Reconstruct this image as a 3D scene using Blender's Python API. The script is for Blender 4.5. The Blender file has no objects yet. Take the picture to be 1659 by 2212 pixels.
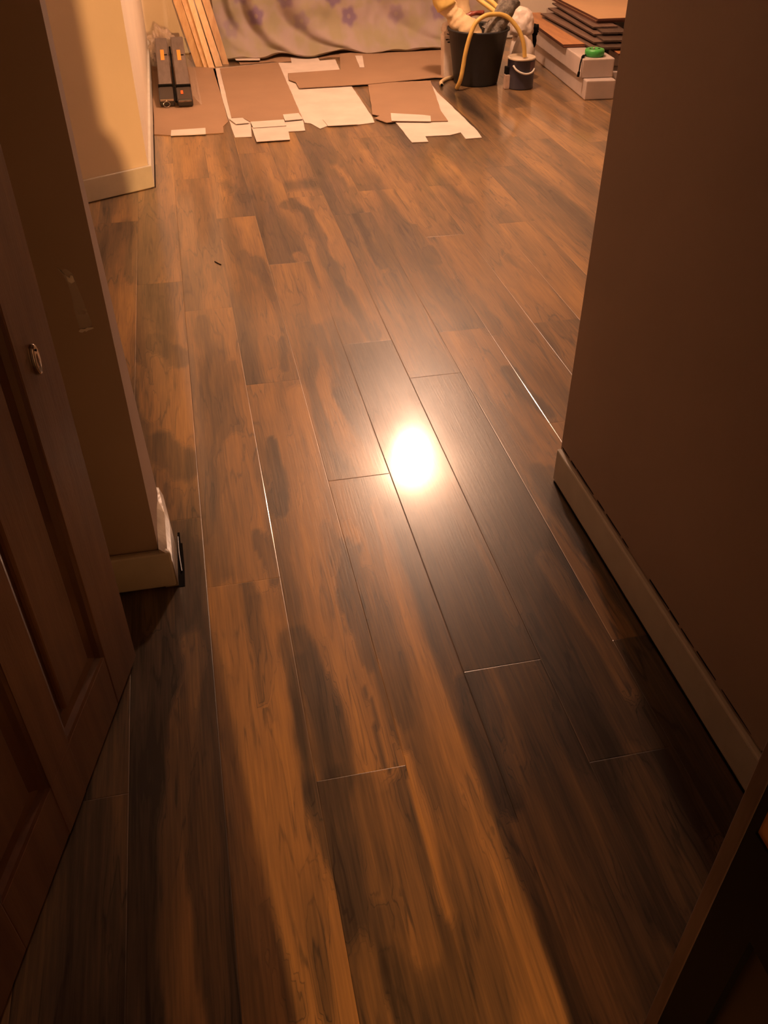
import bpy, bmesh, math, random
from mathutils import Vector, Matrix, noise
S = bpy.context.scene
COL = S.collection
PI = math.pi
H = 1.32
# ---------------------------------------------------------------- camera
CR = Vector((0.97797203, -0.20871771, -0.00276107))
CU = Vector((0.13251975, 0.61060874, 0.78076596))
CF = Vector((0.16127375, 0.76393316, -0.62481749))
cam = bpy.data.cameras.new('camera'); camo = bpy.data.objects.new('camera', cam); COL.objects.link(camo)
camo.matrix_world = Matrix(((CR.x, CU.x, -CF.x, 0), (CR.y, CU.y, -CF.y, 0), (CR.z, CU.z, -CF.z, H), (0, 0, 0, 1)))
cam.sensor_fit = 'VERTICAL'; cam.sensor_height = 24.0; cam.lens = 24.0 * 1895.375 / 2212.0
cam.clip_start = 0.02
S.camera = camo
# ---------------------------------------------------------------- world, lamps, exposure
w = bpy.data.worlds.new('night'); S.world = w; w.use_nodes = True
w.node_tree.nodes['Background'].inputs[0].default_value = (.8, .45, .25, 1)
w.node_tree.nodes['Background'].inputs[1].default_value = 0.01
S.view_settings.view_transform = 'Standard'; S.view_settings.look = 'None'
S.view_settings.exposure = 0.0; S.view_settings.gamma = 1.0; S.view_settings.use_curve_mapping = False
ROOM_LAMP = (1.259, 4.985, 2.28); ROOM_W = 175; ROOM_C = (1, .60, .40)
HALL_LAMP = (.479, -4.7, 1.5); HALL_W = 2300; HALL_C = (1, .48, .16)
def point(name, loc, watts, color, rad):
    l = bpy.data.lights.new(name, 'POINT'); l.energy = watts; l.color = color; l.shadow_soft_size = rad
    o = bpy.data.objects.new(name, l); COL.objects.link(o); o.location = loc
    return o
# ---------------------------------------------------------------- helpers
def srgb(r, g, b):
    f = lambda c: (c / 255 / 12.92) if c / 255 <= .04045 else ((c / 255 + .055) / 1.055) ** 2.4
    return (f(r), f(g), f(b), 1)
def mat(name, col, rough=.6, metal=0, spec=.5, coat=0, noise_amt=0, nscale=8, bump=0, bscale=60, col2=None, trans=0, alpha=1, stretch=(1, 1, 1), croug=.1):
    m = bpy.data.materials.new(name); m.use_nodes = True
    nt = m.node_tree; b = nt.nodes['Principled BSDF']
    b.inputs['Base Color'].default_value = col; b.inputs['Roughness'].default_value = rough
    b.inputs['Metallic'].default_value = metal; b.inputs['Specular IOR Level'].default_value = spec
    b.inputs['Coat Weight'].default_value = coat; b.inputs['Coat Roughness'].default_value = croug
    b.inputs['Transmission Weight'].default_value = trans; b.inputs['Alpha'].default_value = alpha
    tc = nt.nodes.new('ShaderNodeTexCoord'); mp = nt.nodes.new('ShaderNodeMapping'); mp.inputs['Scale'].default_value = stretch
    nt.links.new(tc.outputs['Object'], mp.inputs[0])
    n = nt.nodes.new('ShaderNodeTexNoise'); n.inputs['Scale'].default_value = nscale; n.inputs['Detail'].default_value = 5
    nt.links.new(mp.outputs[0], n.inputs[0])
    r = nt.nodes.new('ShaderNodeValToRGB'); c2 = col2 or tuple(c * (1 - noise_amt) for c in col[:3]) + (1,)
    r.color_ramp.elements[0].position = .35; r.color_ramp.elements[1].position = .68
    r.color_ramp.elements[0].color = c2; r.color_ramp.elements[1].color = col
    nt.links.new(n.outputs[0], r.inputs[0]); nt.links.new(r.outputs[0], b.inputs['Base Color'])
    if bump:
        n2 = nt.nodes.new('ShaderNodeTexNoise'); n2.inputs['Scale'].default_value = bscale; n2.inputs['Detail'].default_value = 4
        nt.links.new(mp.outputs[0], n2.inputs[0])
        bp = nt.nodes.new('ShaderNodeBump'); bp.inputs['Strength'].default_value = bump; bp.inputs['Distance'].default_value = .01
        nt.links.new(n2.outputs[0], bp.inputs['Height']); nt.links.new(bp.outputs[0], b.inputs['Normal'])
    return m
def obj(name, bm, m, parent=None, smooth=False, bevel=0):
    bmesh.ops.recalc_face_normals(bm, faces=bm.faces)
    me = bpy.data.meshes.new(name); bm.to_mesh(me); bm.free()
    o = bpy.data.objects.new(name, me); COL.objects.link(o)
    if m: me.materials.append(m)
    if smooth:
        for p in me.polygons: p.use_smooth = True
    if bevel:
        md = o.modifiers.new('bevel', 'BEVEL'); md.width = bevel; md.segments = 2; md.limit_method = 'ANGLE'
    if parent:
        o.parent = parent
        o.matrix_parent_inverse = Matrix.Translation(parent.location).inverted() if parent.type == 'EMPTY' else Matrix.Identity(4)
    return o
def tag(o, label, cat, group=None, kind=None):
    if label: o['label'] = label
    if cat: o['category'] = cat
    if group: o['group'] = group
    if kind: o['kind'] = kind
    return o
def thing(name, label, cat, loc=(0, 0, 0), group=None):
    o = bpy.data.objects.new(name, None); COL.objects.link(o); o.location = loc; o.empty_display_size = .05
    return tag(o, label, cat, group)
def struct(name, bm, m, **k):
    o = obj(name, bm, m, **k); o['kind'] = 'structure'; return o
def box(bm, a, b, rot=0, piv=None):
    vs = []
    for z in (a[2], b[2]):
        for x, y in ((a[0], a[1]), (b[0], a[1]), (b[0], b[1]), (a[0], b[1])):
            v = Vector((x, y, z))
            if rot:
                p = Vector(piv or a); d = v - p
                v = Vector((p.x + d.x * math.cos(rot) - d.y * math.sin(rot), p.y + d.x * math.sin(rot) + d.y * math.cos(rot), v.z))
            vs.append(bm.verts.new(v))
    for f in ((0, 3, 2, 1), (4, 5, 6, 7), (0, 1, 5, 4), (1, 2, 6, 5), (2, 3, 7, 6), (3, 0, 4, 7)):
        bm.faces.new([vs[i] for i in f])
    return vs
def prism(bm, pts, z0, z1):
    lo = [bm.verts.new((p[0], p[1], z0)) for p in pts]; hi = [bm.verts.new((p[0], p[1], z1)) for p in pts]
    bm.faces.new(lo[::-1]); bm.faces.new(hi)
    n = len(pts)
    for i in range(n): bm.faces.new((lo[i], lo[(i + 1) % n], hi[(i + 1) % n], hi[i]))
def frame_quad(bm, O, D, N, s0, s1, z0, z1, t0, t1):
    """box in a leaf's own frame: s along D, t along N"""
    vs = []
    for z in (z0, z1):
        for s, t in ((s0, t0), (s1, t0), (s1, t1), (s0, t1)):
            p = O + D * s + N * t; vs.append(bm.verts.new((p.x, p.y, z)))
    for f in ((0, 3, 2, 1), (4, 5, 6, 7), (0, 1, 5, 4), (1, 2, 6, 5), (2, 3, 7, 6), (3, 0, 4, 7)):
        bm.faces.new([vs[i] for i in f])
def lathe(bm, c, prof, n=32, cap0=True, cap1=False):
    rings = []
    for r, z in prof:
        rings.append([bm.verts.new((c[0] + r * math.cos(2 * PI * i / n), c[1] + r * math.sin(2 * PI * i / n), c[2] + z)) for i in range(n)])
    for a, b in zip(rings, rings[1:]):
        for i in range(n): bm.faces.new((a[i], a[(i + 1) % n], b[(i + 1) % n], b[i]))
    if cap0: bm.faces.new(rings[0][::-1])
    if cap1: bm.faces.new(rings[-1])
def catmull(pts, k=6):
    P = [Vector(p) for p in pts]; P = [P[0] * 2 - P[1]] + P + [P[-1] * 2 - P[-2]]; out = []
    for i in range(1, len(P) - 2):
        for j in range(k):
            t = j / k; a, b, c, d = P[i - 1:i + 3]
            out.append(.5 * ((2 * b) + (c - a) * t + (2 * a - 5 * b + 4 * c - d) * t * t + (3 * b - a - 3 * c + d) * t ** 3))
    out.append(P[-2]); return out
def tube(bm, pts, r, n=12, k=6, caps=True, wob=0, seed=0):
    P = catmull(pts, k); rings = []
    rf = r if callable(r) else (lambda t: r)
    up = Vector((0.3, .2, 1)).normalized()
    for i, p in enumerate(P):
        t = (P[min(i + 1, len(P) - 1)] - P[max(i - 1, 0)]).normalized()
        u = t.cross(up); u = u.normalized() if u.length > 1e-3 else Vector((1, 0, 0)); v = t.cross(u)
        rr = rf(i / (len(P) - 1)); ring = []
        for j in range(n):
            a = 2 * PI * j / n; q = rr
            if wob: q *= 1 + wob * noise.noise(Vector((math.cos(a) * 1.5 + seed, math.sin(a) * 1.5, i * .35)))
            ring.append(bm.verts.new(p + u * q * math.cos(a) + v * q * math.sin(a)))
        rings.append(ring)
    for a, b in zip(rings, rings[1:]):
        for i in range(n): bm.faces.new((a[i], a[(i + 1) % n], b[(i + 1) % n], b[i]))
    if caps: bm.faces.new(rings[0][::-1]); bm.faces.new(rings[-1])
def blob(bm, c, rad, amp=.25, freq=2.5, seed=0, sub=4):
    r = bmesh.ops.create_icosphere(bm, subdivisions=sub, radius=1)
    for v in r['verts']:
        d = v.co.normalized()
        k = 1 + amp * noise.noise(d * freq + Vector((seed, seed * 2, 0))) + amp * .6 * abs(noise.noise(d * freq * 2.3 + Vector((seed, 5, 1)))) + amp * .3 * noise.noise(d * freq * 5 + Vector((seed, 9, 1)))
        v.co = Vector((c[0] + d.x * rad[0] * k, c[1] + d.y * rad[1] * k, max(.002, c[2] + d.z * rad[2] * k)))
SHEETS = {
  'left_brown': (0.004, [(-0.181,6.537), (0.232,6.403), (0.223,5.681), (0.222,5.104), (0.188,5.011), (0.182,4.889), (0.089,4.892), (0.091,4.970), (-0.079,5.000), (-0.091,4.907), (-0.178,4.944), (-0.187,5.015)]),
  'left_flap': (0.007, [(-0.084,4.990), (0.094,4.993), (0.090,4.878), (-0.089,4.888)]),
  'two_white': (0.004, [(0.216,6.376), (0.651,6.473), (0.623,5.074), (0.605,4.837), (0.505,4.838), (0.524,5.040), (0.340,5.047), (0.319,4.787), (0.234,4.796), (0.226,5.163)]),
  'two_brown': (0.007, [(0.259,6.361), (0.652,6.458), (0.621,5.062), (0.519,5.051), (0.338,5.054), (0.304,5.145), (0.244,5.158)]),
  'two_f1': (0.011, [(0.228,5.135), (0.303,5.129), (0.330,5.022), (0.258,5.017)]),
  'two_f2': (0.012, [(0.337,5.039), (0.518,5.043), (0.516,4.922), (0.341,4.919)]),
  'two_f3': (0.012, [(0.525,5.144), (0.613,5.155), (0.620,5.031), (0.522,5.020)]),
  'two_f5': (0.008, [(0.334,4.946), (0.523,4.936), (0.515,4.821), (0.505,4.680), (0.335,4.679)]),
  'three_white': (0.004, [(0.649,6.460), (0.738,6.426), (0.753,6.595), (0.934,6.605), (0.932,6.452), (1.040,6.471), (1.019,6.170), (1.014,5.708), (1.001,5.006), (0.991,4.907), (0.899,4.887), (0.736,4.902), (0.687,4.857), (0.654,4.965), (0.623,4.986)]),
  'three_flap': (0.0075, [(0.726,5.017), (0.909,5.046), (0.891,4.879), (0.734,4.884)]),
  'four_brown': (0.013, [(0.673,6.100), (0.657,5.928), (0.691,5.853), (0.691,5.706), (1.112,5.709), (1.561,5.785), (1.645,5.753), (1.881,6.610), (1.522,6.676), (1.089,6.590), (1.018,6.127)]),
  'four_bit': (0.016, [(1.181,6.494), (1.230,6.483), (1.177,6.143), (1.147,6.149)]),
  'five_brown': (0.009, [(1.121,5.748), (1.514,5.728), (1.395,5.030), (1.381,4.833), (1.289,4.844), (1.109,4.885), (1.052,4.870), (1.005,4.973), (1.041,5.013), (1.009,5.049)]),
  'five_flap': (0.013, [(1.110,5.039), (1.273,4.964), (1.310,4.936), (1.285,4.830), (1.081,4.885)]),
  'six_white': (0.004, [(1.101,4.906), (1.104,4.850), (1.104,4.511), (1.188,4.504), (1.196,4.599), (1.325,4.593), (1.393,4.626), (1.387,4.511), (1.474,4.515), (1.486,4.635), (1.488,5.261), (1.486,5.469), (1.502,5.681), (1.391,5.588)]),
  'bit_white': (0.02, [(0.369,6.598), (0.543,6.568), (0.535,6.490), (0.378,6.519)]),
}
BLOBS = [
  ([(-0.130,1.266), (-0.163,0.943), (-0.175,0.774), (-0.168,0.563)],0.05,0.62,0.9),
  ([(-0.198,1.281), (-0.218,0.865), (-0.225,0.576)],0.07,0.1,0.9),
  ([(-0.178,2.022), (-0.120,1.922)],0.1,0.15,0.9),
  ([(-0.203,1.898), (-0.129,1.673)],0.06,0.4,0.8),
  ([(-0.183,2.610), (-0.106,2.530)],0.08,0.12,0.8),
  ([(-0.240,2.441), (-0.201,2.217)],0.06,0.75,0.8),
  ([(-0.284,3.753), (-0.268,3.135)],0.04,0.2,0.7),
  ([(-0.102,3.824), (-0.094,3.268)],0.03,0.3,0.7),
  ([(-0.048,2.711), (-0.055,2.263), (-0.075,1.626)],0.05,0.28,0.8),
  ([(0.034,2.381), (0.020,2.119)],0.06,0.35,0.7),
  ([(0.003,1.982), (0.026,1.693), (0.035,1.455)],0.06,0.82,0.8),
  ([(0.041,1.567), (0.056,1.443)],0.035,0.2,0.8),
  ([(-0.042,1.383), (0.008,0.955), (0.001,0.661), (-0.010,0.529)],0.08,0.78,0.8),
  ([(0.016,1.370), (0.017,1.113)],0.03,0.35,0.7),
  ([(0.047,0.726), (0.022,0.523)],0.03,0.4,0.6),
  ([(-0.026,0.666), (-0.016,0.531)],0.03,0.35,0.6),
  ([(0.096,1.985), (0.092,1.834), (0.083,1.699)],0.045,0.12,0.95),
  ([(0.181,1.933), (0.180,1.755)],0.06,0.42,0.7),
  ([(0.204,2.180), (0.185,1.856), (0.154,1.493), (0.167,1.202), (0.178,0.969)],0.09,0.9,0.8),
  ([(0.188,1.569), (0.193,1.468)],0.05,0.45,0.6),
  ([(0.076,1.222), (0.094,1.030), (0.095,0.907)],0.075,0.15,0.95),
  ([(0.237,1.508), (0.198,1.345), (0.220,1.178)],0.045,0.2,0.9),
  ([(0.074,1.358), (0.079,1.247)],0.04,0.5,0.6),
  ([(0.194,1.098), (0.203,1.006)],0.012,0.1,0.9),
  ([(0.194,1.008), (0.188,0.916)],0.012,0.1,0.9),
  ([(0.091,0.879), (0.097,0.798), (0.101,0.699)],0.06,0.1,0.95),
  ([(0.171,0.853), (0.184,0.737), (0.180,0.622)],0.06,0.6,0.8),
  ([(0.089,0.671), (0.125,0.634)],0.08,0.15,0.8),
  ([(0.094,0.585), (0.104,0.505)],0.05,0.62,0.8),
  ([(0.137,0.562), (0.142,0.497)],0.05,0.12,0.8),
  ([(0.336,3.173), (0.355,2.623), (0.299,2.185), (0.325,1.825)],0.06,0.85,0.85),
  ([(0.330,2.562), (0.341,2.402)],0.05,0.25,0.8),
  ([(0.351,2.174), (0.371,1.994), (0.372,1.815)],0.05,0.15,0.85),
  ([(0.155,2.536), (0.156,2.413)],0.06,0.5,0.8),
  ([(0.205,2.525), (0.201,2.373)],0.04,0.15,0.8),
  ([(0.233,1.577), (0.246,1.556)],0.04,0.85,0.9),
  ([(0.333,1.627), (0.322,1.378), (0.328,1.046), (0.340,0.663), (0.337,0.487)],0.05,0.85,0.85),
  ([(0.242,1.395), (0.255,1.121), (0.253,0.995)],0.05,0.28,0.8),
  ([(0.231,0.868), (0.239,0.767), (0.234,0.647)],0.04,0.97,0.95),
  ([(0.272,0.898), (0.269,0.678), (0.259,0.503)],0.07,0.42,0.6),
  ([(0.392,2.484), (0.430,2.030), (0.429,1.643), (0.422,1.213)],0.16,0.3,0.6),
  ([(0.533,1.443), (0.528,1.259)],0.05,0.5,0.6),
  ([(0.404,1.053), (0.391,0.923), (0.395,0.805)],0.045,0.03,0.95),
  ([(0.456,1.053), (0.444,0.871)],0.03,0.7,0.8),
  ([(0.501,1.008), (0.511,0.887)],0.075,0.3,0.8),
  ([(0.433,0.815), (0.447,0.640), (0.446,0.463)],0.08,0.55,0.7),
  ([(0.376,3.776), (0.438,3.648), (0.438,3.151), (0.482,2.811), (0.505,2.523)],0.07,0.2,0.85),
  ([(0.200,3.203), (0.199,2.874)],0.05,0.3,0.7),
  ([(0.426,4.008), (0.579,4.039)],0.07,0.2,0.8),
  ([(0.647,3.602), (0.644,3.291), (0.650,3.060)],0.04,0.05,0.9),
  ([(0.851,3.151), (0.846,3.061)],0.06,0.2,0.8),
  ([(0.657,2.931), (0.652,2.558), (0.641,2.277)],0.06,0.25,0.7),
  ([(0.561,2.128), (0.606,1.851), (0.606,1.461)],0.1,0.18,0.7),
  ([(0.578,1.139), (0.579,0.969), (0.560,0.866)],0.09,0.08,0.9),
  ([(0.672,1.365), (0.698,1.140), (0.691,0.967)],0.05,0.7,0.7),
  ([(0.565,0.825), (0.560,0.698), (0.573,0.575)],0.1,0.1,0.8),
  ([(0.628,0.773), (0.611,0.605)],0.07,0.45,0.7),
  ([(0.852,2.202), (0.849,2.065), (0.864,1.972)],0.04,0.15,0.9),
  ([(0.779,2.247), (0.783,2.080)],0.05,0.6,0.6),
  ([(0.765,2.402), (0.833,1.942), (0.847,1.799)],0.06,0.85,0.7),
  ([(0.880,2.802), (0.890,2.506)],0.1,0.35,0.7),
  ([(0.788,1.643), (0.790,1.355), (0.797,1.132)],0.08,0.12,0.8),
  ([(0.710,0.834), (0.722,0.753)],0.1,0.02,0.8),
  ([(0.935,3.895), (1.007,3.522)],0.08,0.75,0.7),
  ([(1.146,3.724), (1.140,3.182)],0.05,0.75,0.6),
  ([(0.844,4.406), (0.843,3.504)],0.06,0.9,0.8),
  ([(1.118,3.001), (1.204,2.653)],0.06,0.3,0.6),
  ([(0.653,4.227), (0.691,3.950)],0.05,0.9,0.8),
  ([(0.120,4.076), (0.206,3.872)],0.06,0.2,0.7),
  ([(0.148,3.215), (0.248,3.021)],0.1,0.3,0.6),
  ([(1.149,3.663), (1.094,3.925)],0.05,0.3,0.6),
]
# ================================================================ MATERIALS
M = {}
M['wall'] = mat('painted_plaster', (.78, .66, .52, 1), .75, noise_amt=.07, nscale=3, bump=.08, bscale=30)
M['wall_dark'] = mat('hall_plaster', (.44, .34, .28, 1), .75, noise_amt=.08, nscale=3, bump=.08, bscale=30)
M['hall_dark'] = mat('dark_hall_paint', (.10, .07, .05, 1), .8, noise_amt=.1)
M['skirt'] = mat('skirting_paint', (.66, .62, .54, 1), .45, noise_amt=.12, nscale=12, bump=.05)
M['pine'] = mat('varnished_pine', (.150, .076, .040, 1), .45, coat=.2, col2=(.105, .050, .026, 1), nscale=5, stretch=(9, 9, .8), bump=.05, bscale=30)
M['mould'] = mat('dark_pine_moulding', (.09, .036, .018, 1), .4, coat=.3, col2=(.06, .022, .011, 1), nscale=5, stretch=(9, 9, .8))
M['black'] = mat('near_black_wood', (.006, .005, .005, 1), .6, spec=.2, noise_amt=.4)  # near-black base colour of the glazed door's frame
M['lip'] = mat('worn_wood_lipping', (.24, .18, .165, 1), .45, col2=(.14, .10, .09, 1), nscale=6, stretch=(8, 8, 1.2))
M['amber'] = mat('lit_amber_glass', (.95, .42, .05, 1), .2, coat=.3, noise_amt=.2)  # opaque; the brightened orange stands in for light in the pane
M['brown_card'] = mat('brown_cardboard', (.33, .20, .115, 1), .8, noise_amt=.10, nscale=4, bump=.05, bscale=80)
M['white_card'] = mat('white_card', (.70, .60, .52, 1), .7, noise_amt=.12, nscale=7, bump=.04)
M['pack'] = mat('white_packaging', (.52, .43, .38, 1), .45, noise_amt=.18, nscale=6, bump=.15, bscale=14)
M['batten_wood'] = mat('raw_timber', (.60, .38, .19, 1), .6, col2=(.48, .28, .13, 1), nscale=4, stretch=(12, 12, 1))  # the raw timber's own colour
M['oak'] = mat('laminate_board_face', (.50, .23, .085, 1), .4, col2=(.36, .15, .055, 1), nscale=4, stretch=(8, 1, 1))
M['pale'] = mat('pale_board_face', (.62, .38, .19, 1), .45, noise_amt=.15, nscale=3)
M['edge'] = mat('dark_board_edge', (.10, .03, .015, 1), .6, noise_amt=.3)
M['under'] = mat('grey_brown_backing', (.19, .115, .085, 1), .5, col2=(.10, .058, .04, 1), nscale=5, stretch=(8, 1, 1))
M['under_dark'] = mat('dark_backing', (.075, .045, .032, 1), .5, col2=(.04, .022, .015, 1), nscale=5, stretch=(8, 1, 1))
M['green'] = mat('green_plastic', (.05, .36, .06, 1), .4, noise_amt=.25, nscale=30)
M['bucket'] = mat('black_rubber', (.014, .014, .015, 1), .55, noise_amt=.3, nscale=10)
M['chrome'] = mat('chrome', (.60, .56, .54, 1), .12, metal=1)
M['grey'] = mat('grey_plastic', (.17, .135, .12, 1), .45, col2=(.12, .09, .08, 1), nscale=9, stretch=(6, 1, 1))
M['darkgrey'] = mat('dark_grey_plastic', (.03, .024, .024, 1), .4, noise_amt=.3)
M['orange'] = mat('orange_sticker', (.95, .36, .05, 1), .5)
M['redorange'] = mat('red_orange_switch', (.85, .13, .02, 1), .4)
M['hose'] = mat('yellow_hose', (.62, .40, .10, 1), .45, noise_amt=.2, nscale=15)
M['foamy'] = mat('yellow_foam', (.78, .55, .16, 1), .7, noise_amt=.2, nscale=8, bump=.2)
M['cream'] = mat('cream_foam', (.72, .52, .28, 1), .7, noise_amt=.2, nscale=10, bump=.3)
M['lag'] = mat('grey_pipe_lagging', (.23, .20, .165, 1), .9, col2=(.10, .085, .07, 1), nscale=45, bump=.8, bscale=60)
M['bag'] = mat('white_plastic_bag', (.80, .68, .58, 1), .4, noise_amt=.15, nscale=12, bump=.2)
M['navy'] = mat('navy_tin', (.035, .030, .045, 1), .35, noise_amt=.4, nscale=10)
M['plum'] = mat('plum_label', (.13, .065, .075, 1), .4, noise_amt=.2)
M['tinlid'] = mat('cream_tin_rim', (.62, .50, .36, 1), .35, noise_amt=.15)
M['red'] = mat('red_brown_cable', (.25, .05, .03, 1), .4, noise_amt=.3)
M['hole'] = mat('blackened_void', (.008, .007, .006, 1), .9, spec=.1, noise_amt=.5)
M['ink'] = mat('grey_print', (.35, .27, .23, 1), .7, noise_amt=.2)
def clear_mat(name, col, alpha):
    return mat(name, col, .15, alpha=alpha, noise_amt=.1, bump=.5, bscale=25)
M['clear'] = clear_mat('clear_film', (.75, .58, .45, 1), .28)
M['tape'] = clear_mat('tape_residue', (.85, .78, .74, 1), .32)
M['tape2'] = clear_mat('tape_residue_thick', (1, .95, .92, 1), .9)

# ================================================================ FLOOR
PW = .15956; X0 = -.24993; PL = 1.3785
JO = {-1: .95, 0: 3.066, 1: 1.437, 2: .905, 3: 1.765, 4: 1.09, 5: .842, 6: 1.107, 7: 1.90, 8: 2.483, 9: .6, 10: 1.3, 11: 1.75, 12: .3, 13: .9}
def wood_floor():
    rnd = random.Random(5)
    over = {(0, 0.3): .22, (0, 1.7): .42, (0, 3.1): .55, (1, .1): .6, (1, 1.4): .62, (1, 2.8): .6, (2, -.5): .38, (2, .9): .72, (2, 2.3): .5, (3, .4): .45, (3, 1.8): .55,
            (3, 3.1): .55, (4, -.3): .42, (4, 1.1): .28, (4, 2.5): .6, (5, -.5): .35, (5, .8): .3, (5, 2.2): .5, (6, -.3): .28, (6, 1.1): .62, (6, 2.5): .45, (7, 1.9): .62, (7, 3.3): .5, (8, 2.5): .6, (-1, .9): .22, (-1, -.4): .2}
    bm = bmesh.new(); lay = bm.verts.layers.float.new('figure'); lay2 = bm.verts.layers.float.new('plank')
    NX = 22; bw = .0016; bd = .00032
    blobs = [([Vector((x, y, 0)) for x, y in l], wd, v, s, min(y for x, y in l) - wd * 3, max(y for x, y in l) + wd * 3, min(x for x, y in l) - wd * 1.5, max(x for x, y in l) + wd * 1.5) for l, wd, v, s in BLOBS]
    def fig(x, y, base, seed, rowc):
        # domain warp, then slow flowing bands along the board
        wx = x + .035 * noise.noise(Vector((x * 6, y * 1.6, seed))) + .012 * noise.noise(Vector((x * 20, y * 7, seed + 3)))
        wy = y + .10 * noise.noise(Vector((x * 5, y * 1.7, seed + 9)))
        a = noise.noise(Vector((wx * 13 + seed * 3.1, wy * 1.25, seed)))
        b = noise.noise(Vector((wx * 34 + seed * 7, wy * 2.6, seed + 5)))
        c = noise.noise(Vector((wx * 5, wy * .9, seed + 15)))
        t = base + .42 * a + .12 * b + .25 * c
        for pts, wd, v, s, y0, y1, x0, x1 in blobs:
            if y < y0 or y > y1 or x < x0 or x > x1: continue
            q = Vector((wx, wy * .5 + y * .5, 0)); best = 9
            for p0, p1 in zip(pts, pts[1:]):
                d = p1 - p0; u = max(0, min(1, (q - p0).dot(d) / max(d.length_squared, 1e-9)))
                e = q - (p0 + d * u); best = min(best, math.hypot(e.x, e.y * .45))
            f = best / (wd * .5) * (1 + .22 * noise.noise(Vector((x * 55, y * 14, seed + 2)))); f = 1 - min(1, max(0, (f - .72) / .30)); f = f * f * (3 - 2 * f)
            # blobs stay on their own board
            if abs((sum(p.x for p in pts) / len(pts)) - rowc) > PW * .62 and len(pts) < 3: f = 0
            f *= .80 + .35 * noise.noise(Vector((x * 70, y * 3.5, seed + 21)))
            t = t * (1 - f * s) + (v + .22 * b + .10 * a) * f * s
        return max(0, min(1, t))
    for row in range(-9, 24):
        xa = X0 + row * PW; xb = xa + PW
        off = JO.get(row, rnd.uniform(0, PL)); y = off - PL * (1 + math.floor((off + 1.6) / PL))
        while y < 7.1:
            ya, yb = y, y + PL
            base = over.get((row, round(ya, 1)))
            if base is None:
                for (r_, y_), v_ in over.items():
                    if r_ == row and abs(y_ - ya) < .12: base = v_
            if base is None: base = rnd.uniform(.38, .68)
            seed = rnd.uniform(0, 50)
            vis = -.5 < (xa + xb) / 2 < 3 and yb > .3
            nx, ny = (NX, 90) if vis and ya < 3.2 and xa < 1.3 else ((8, 22) if vis else (3, 4))
            xs = [xa, xa + bw] + [xa + bw + (PW - 2 * bw) * i / nx for i in range(1, nx)] + [xb - bw, xb]
            ys = [ya, ya + bw] + [ya + bw + (PL - 2 * bw) * i / ny for i in range(1, ny)] + [yb - bw, yb]
            g = []
            for j, yy in enumerate(ys):
                r = []
                for i, xx in enumerate(xs):
                    edge = i in (0, len(xs) - 1) or j in (0, len(ys) - 1)
                    v = bm.verts.new((xx, yy, -bd if edge else 0))
                    v[lay] = fig(xx, yy, base, seed, (xa + xb) / 2) if vis else base; v[lay2] = seed
                    r.append(v)
                g.append(r)
            for a, b in zip(g, g[1:]):
                for i in range(len(xs) - 1): bm.faces.new((a[i], a[i + 1], b[i + 1], b[i]))
            y += PL
    m = bpy.data.materials.new('walnut_laminate'); m.use_nodes = True; nt = m.node_tree; B = nt.nodes['Principled BSDF']
    N = nt.nodes.new; L = nt.links.new
    at = N('ShaderNodeAttribute'); at.attribute_name = 'figure'; ap = N('ShaderNodeAttribute'); ap.attribute_name = 'plank'
    tc = N('ShaderNodeTexCoord'); cb = N('ShaderNodeCombineXYZ'); L(ap.outputs['Fac'], cb.inputs[2])
    ad = N('ShaderNodeVectorMath'); ad.operation = 'ADD'; L(tc.outputs['Object'], ad.inputs[0]); L(cb.outputs[0], ad.inputs[1])
    def nz(scale, st, det=4, dist=0):
        mp = N('ShaderNodeMapping'); mp.inputs['Scale'].default_value = st; L(ad.outputs[0], mp.inputs[0])
        n = N('ShaderNodeTexNoise'); n.inputs['Scale'].default_value = scale; n.inputs['Detail'].default_value = det; n.inputs['Distortion'].default_value = dist
        L(mp.outputs[0], n.inputs[0]); return n.outputs[0]
    def mth(op, a, b=None):
        x = N('ShaderNodeMath'); x.operation = op
        for i, q in enumerate((a, b)):
            if q is None: continue
            if isinstance(q, (int, float)): x.inputs[i].default_value = q
            else: L(q, x.inputs[i])
        return x.outputs[0]
    fine = nz(1, (260, 9, 1), 5); mid = nz(1, (60, 3.5, 1), 4, .6); blot = nz(1, (9, 5, 1), 3)
    # thin dark grain lines that follow the figure, as in the printed decor
    sn = mth('SINE', mth('MULTIPLY', mth('ADD', at.outputs['Fac'], mth('MULTIPLY', mid, .16)), 62.0))
    line = mth('MULTIPLY', mth('POWER', mth('MAXIMUM', sn, 0.0), 6.0), mth('MULTIPLY', mth('MAXIMUM', mth('SUBTRACT', blot, .42), 0.0), 1.15))
    t = mth('ADD', at.outputs['Fac'], mth('MULTIPLY', mth('SUBTRACT', fine, .5), .44))
    t = mth('ADD', t, mth('MULTIPLY', mth('SUBTRACT', mid, .5), .46))
    t = mth('SUBTRACT', t, line)
    r = N('ShaderNodeValToRGB'); cr = r.color_ramp
    cr.elements[0].position = 0; cr.elements[0].color = (.024, .017, .012, 1)
    cr.elements[1].position = 1; cr.elements[1].color = (.45, .245, .080, 1)
    for p_, c_ in ((.22, (.068, .047, .031, 1)), (.48, (.160, .096, .047, 1)), (.72, (.29, .160, .064, 1))):
        e = cr.elements.new(p_); e.color = c_
    L(t, r.inputs[0]); L(r.outputs[0], B.inputs['Base Color'])
    B.inputs['Specular IOR Level'].default_value = .5
    L(mth('ADD', mth('MULTIPLY', blot, .12), .27), B.inputs['Roughness'])
    B.inputs['Coat Weight'].default_value = .75; B.inputs['Coat IOR'].default_value = 1.45; B.inputs['Coat Roughness'].default_value = .10
    bp = N('ShaderNodeBump'); bp.inputs['Strength'].default_value = .10; bp.inputs['Distance'].default_value = .002
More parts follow.
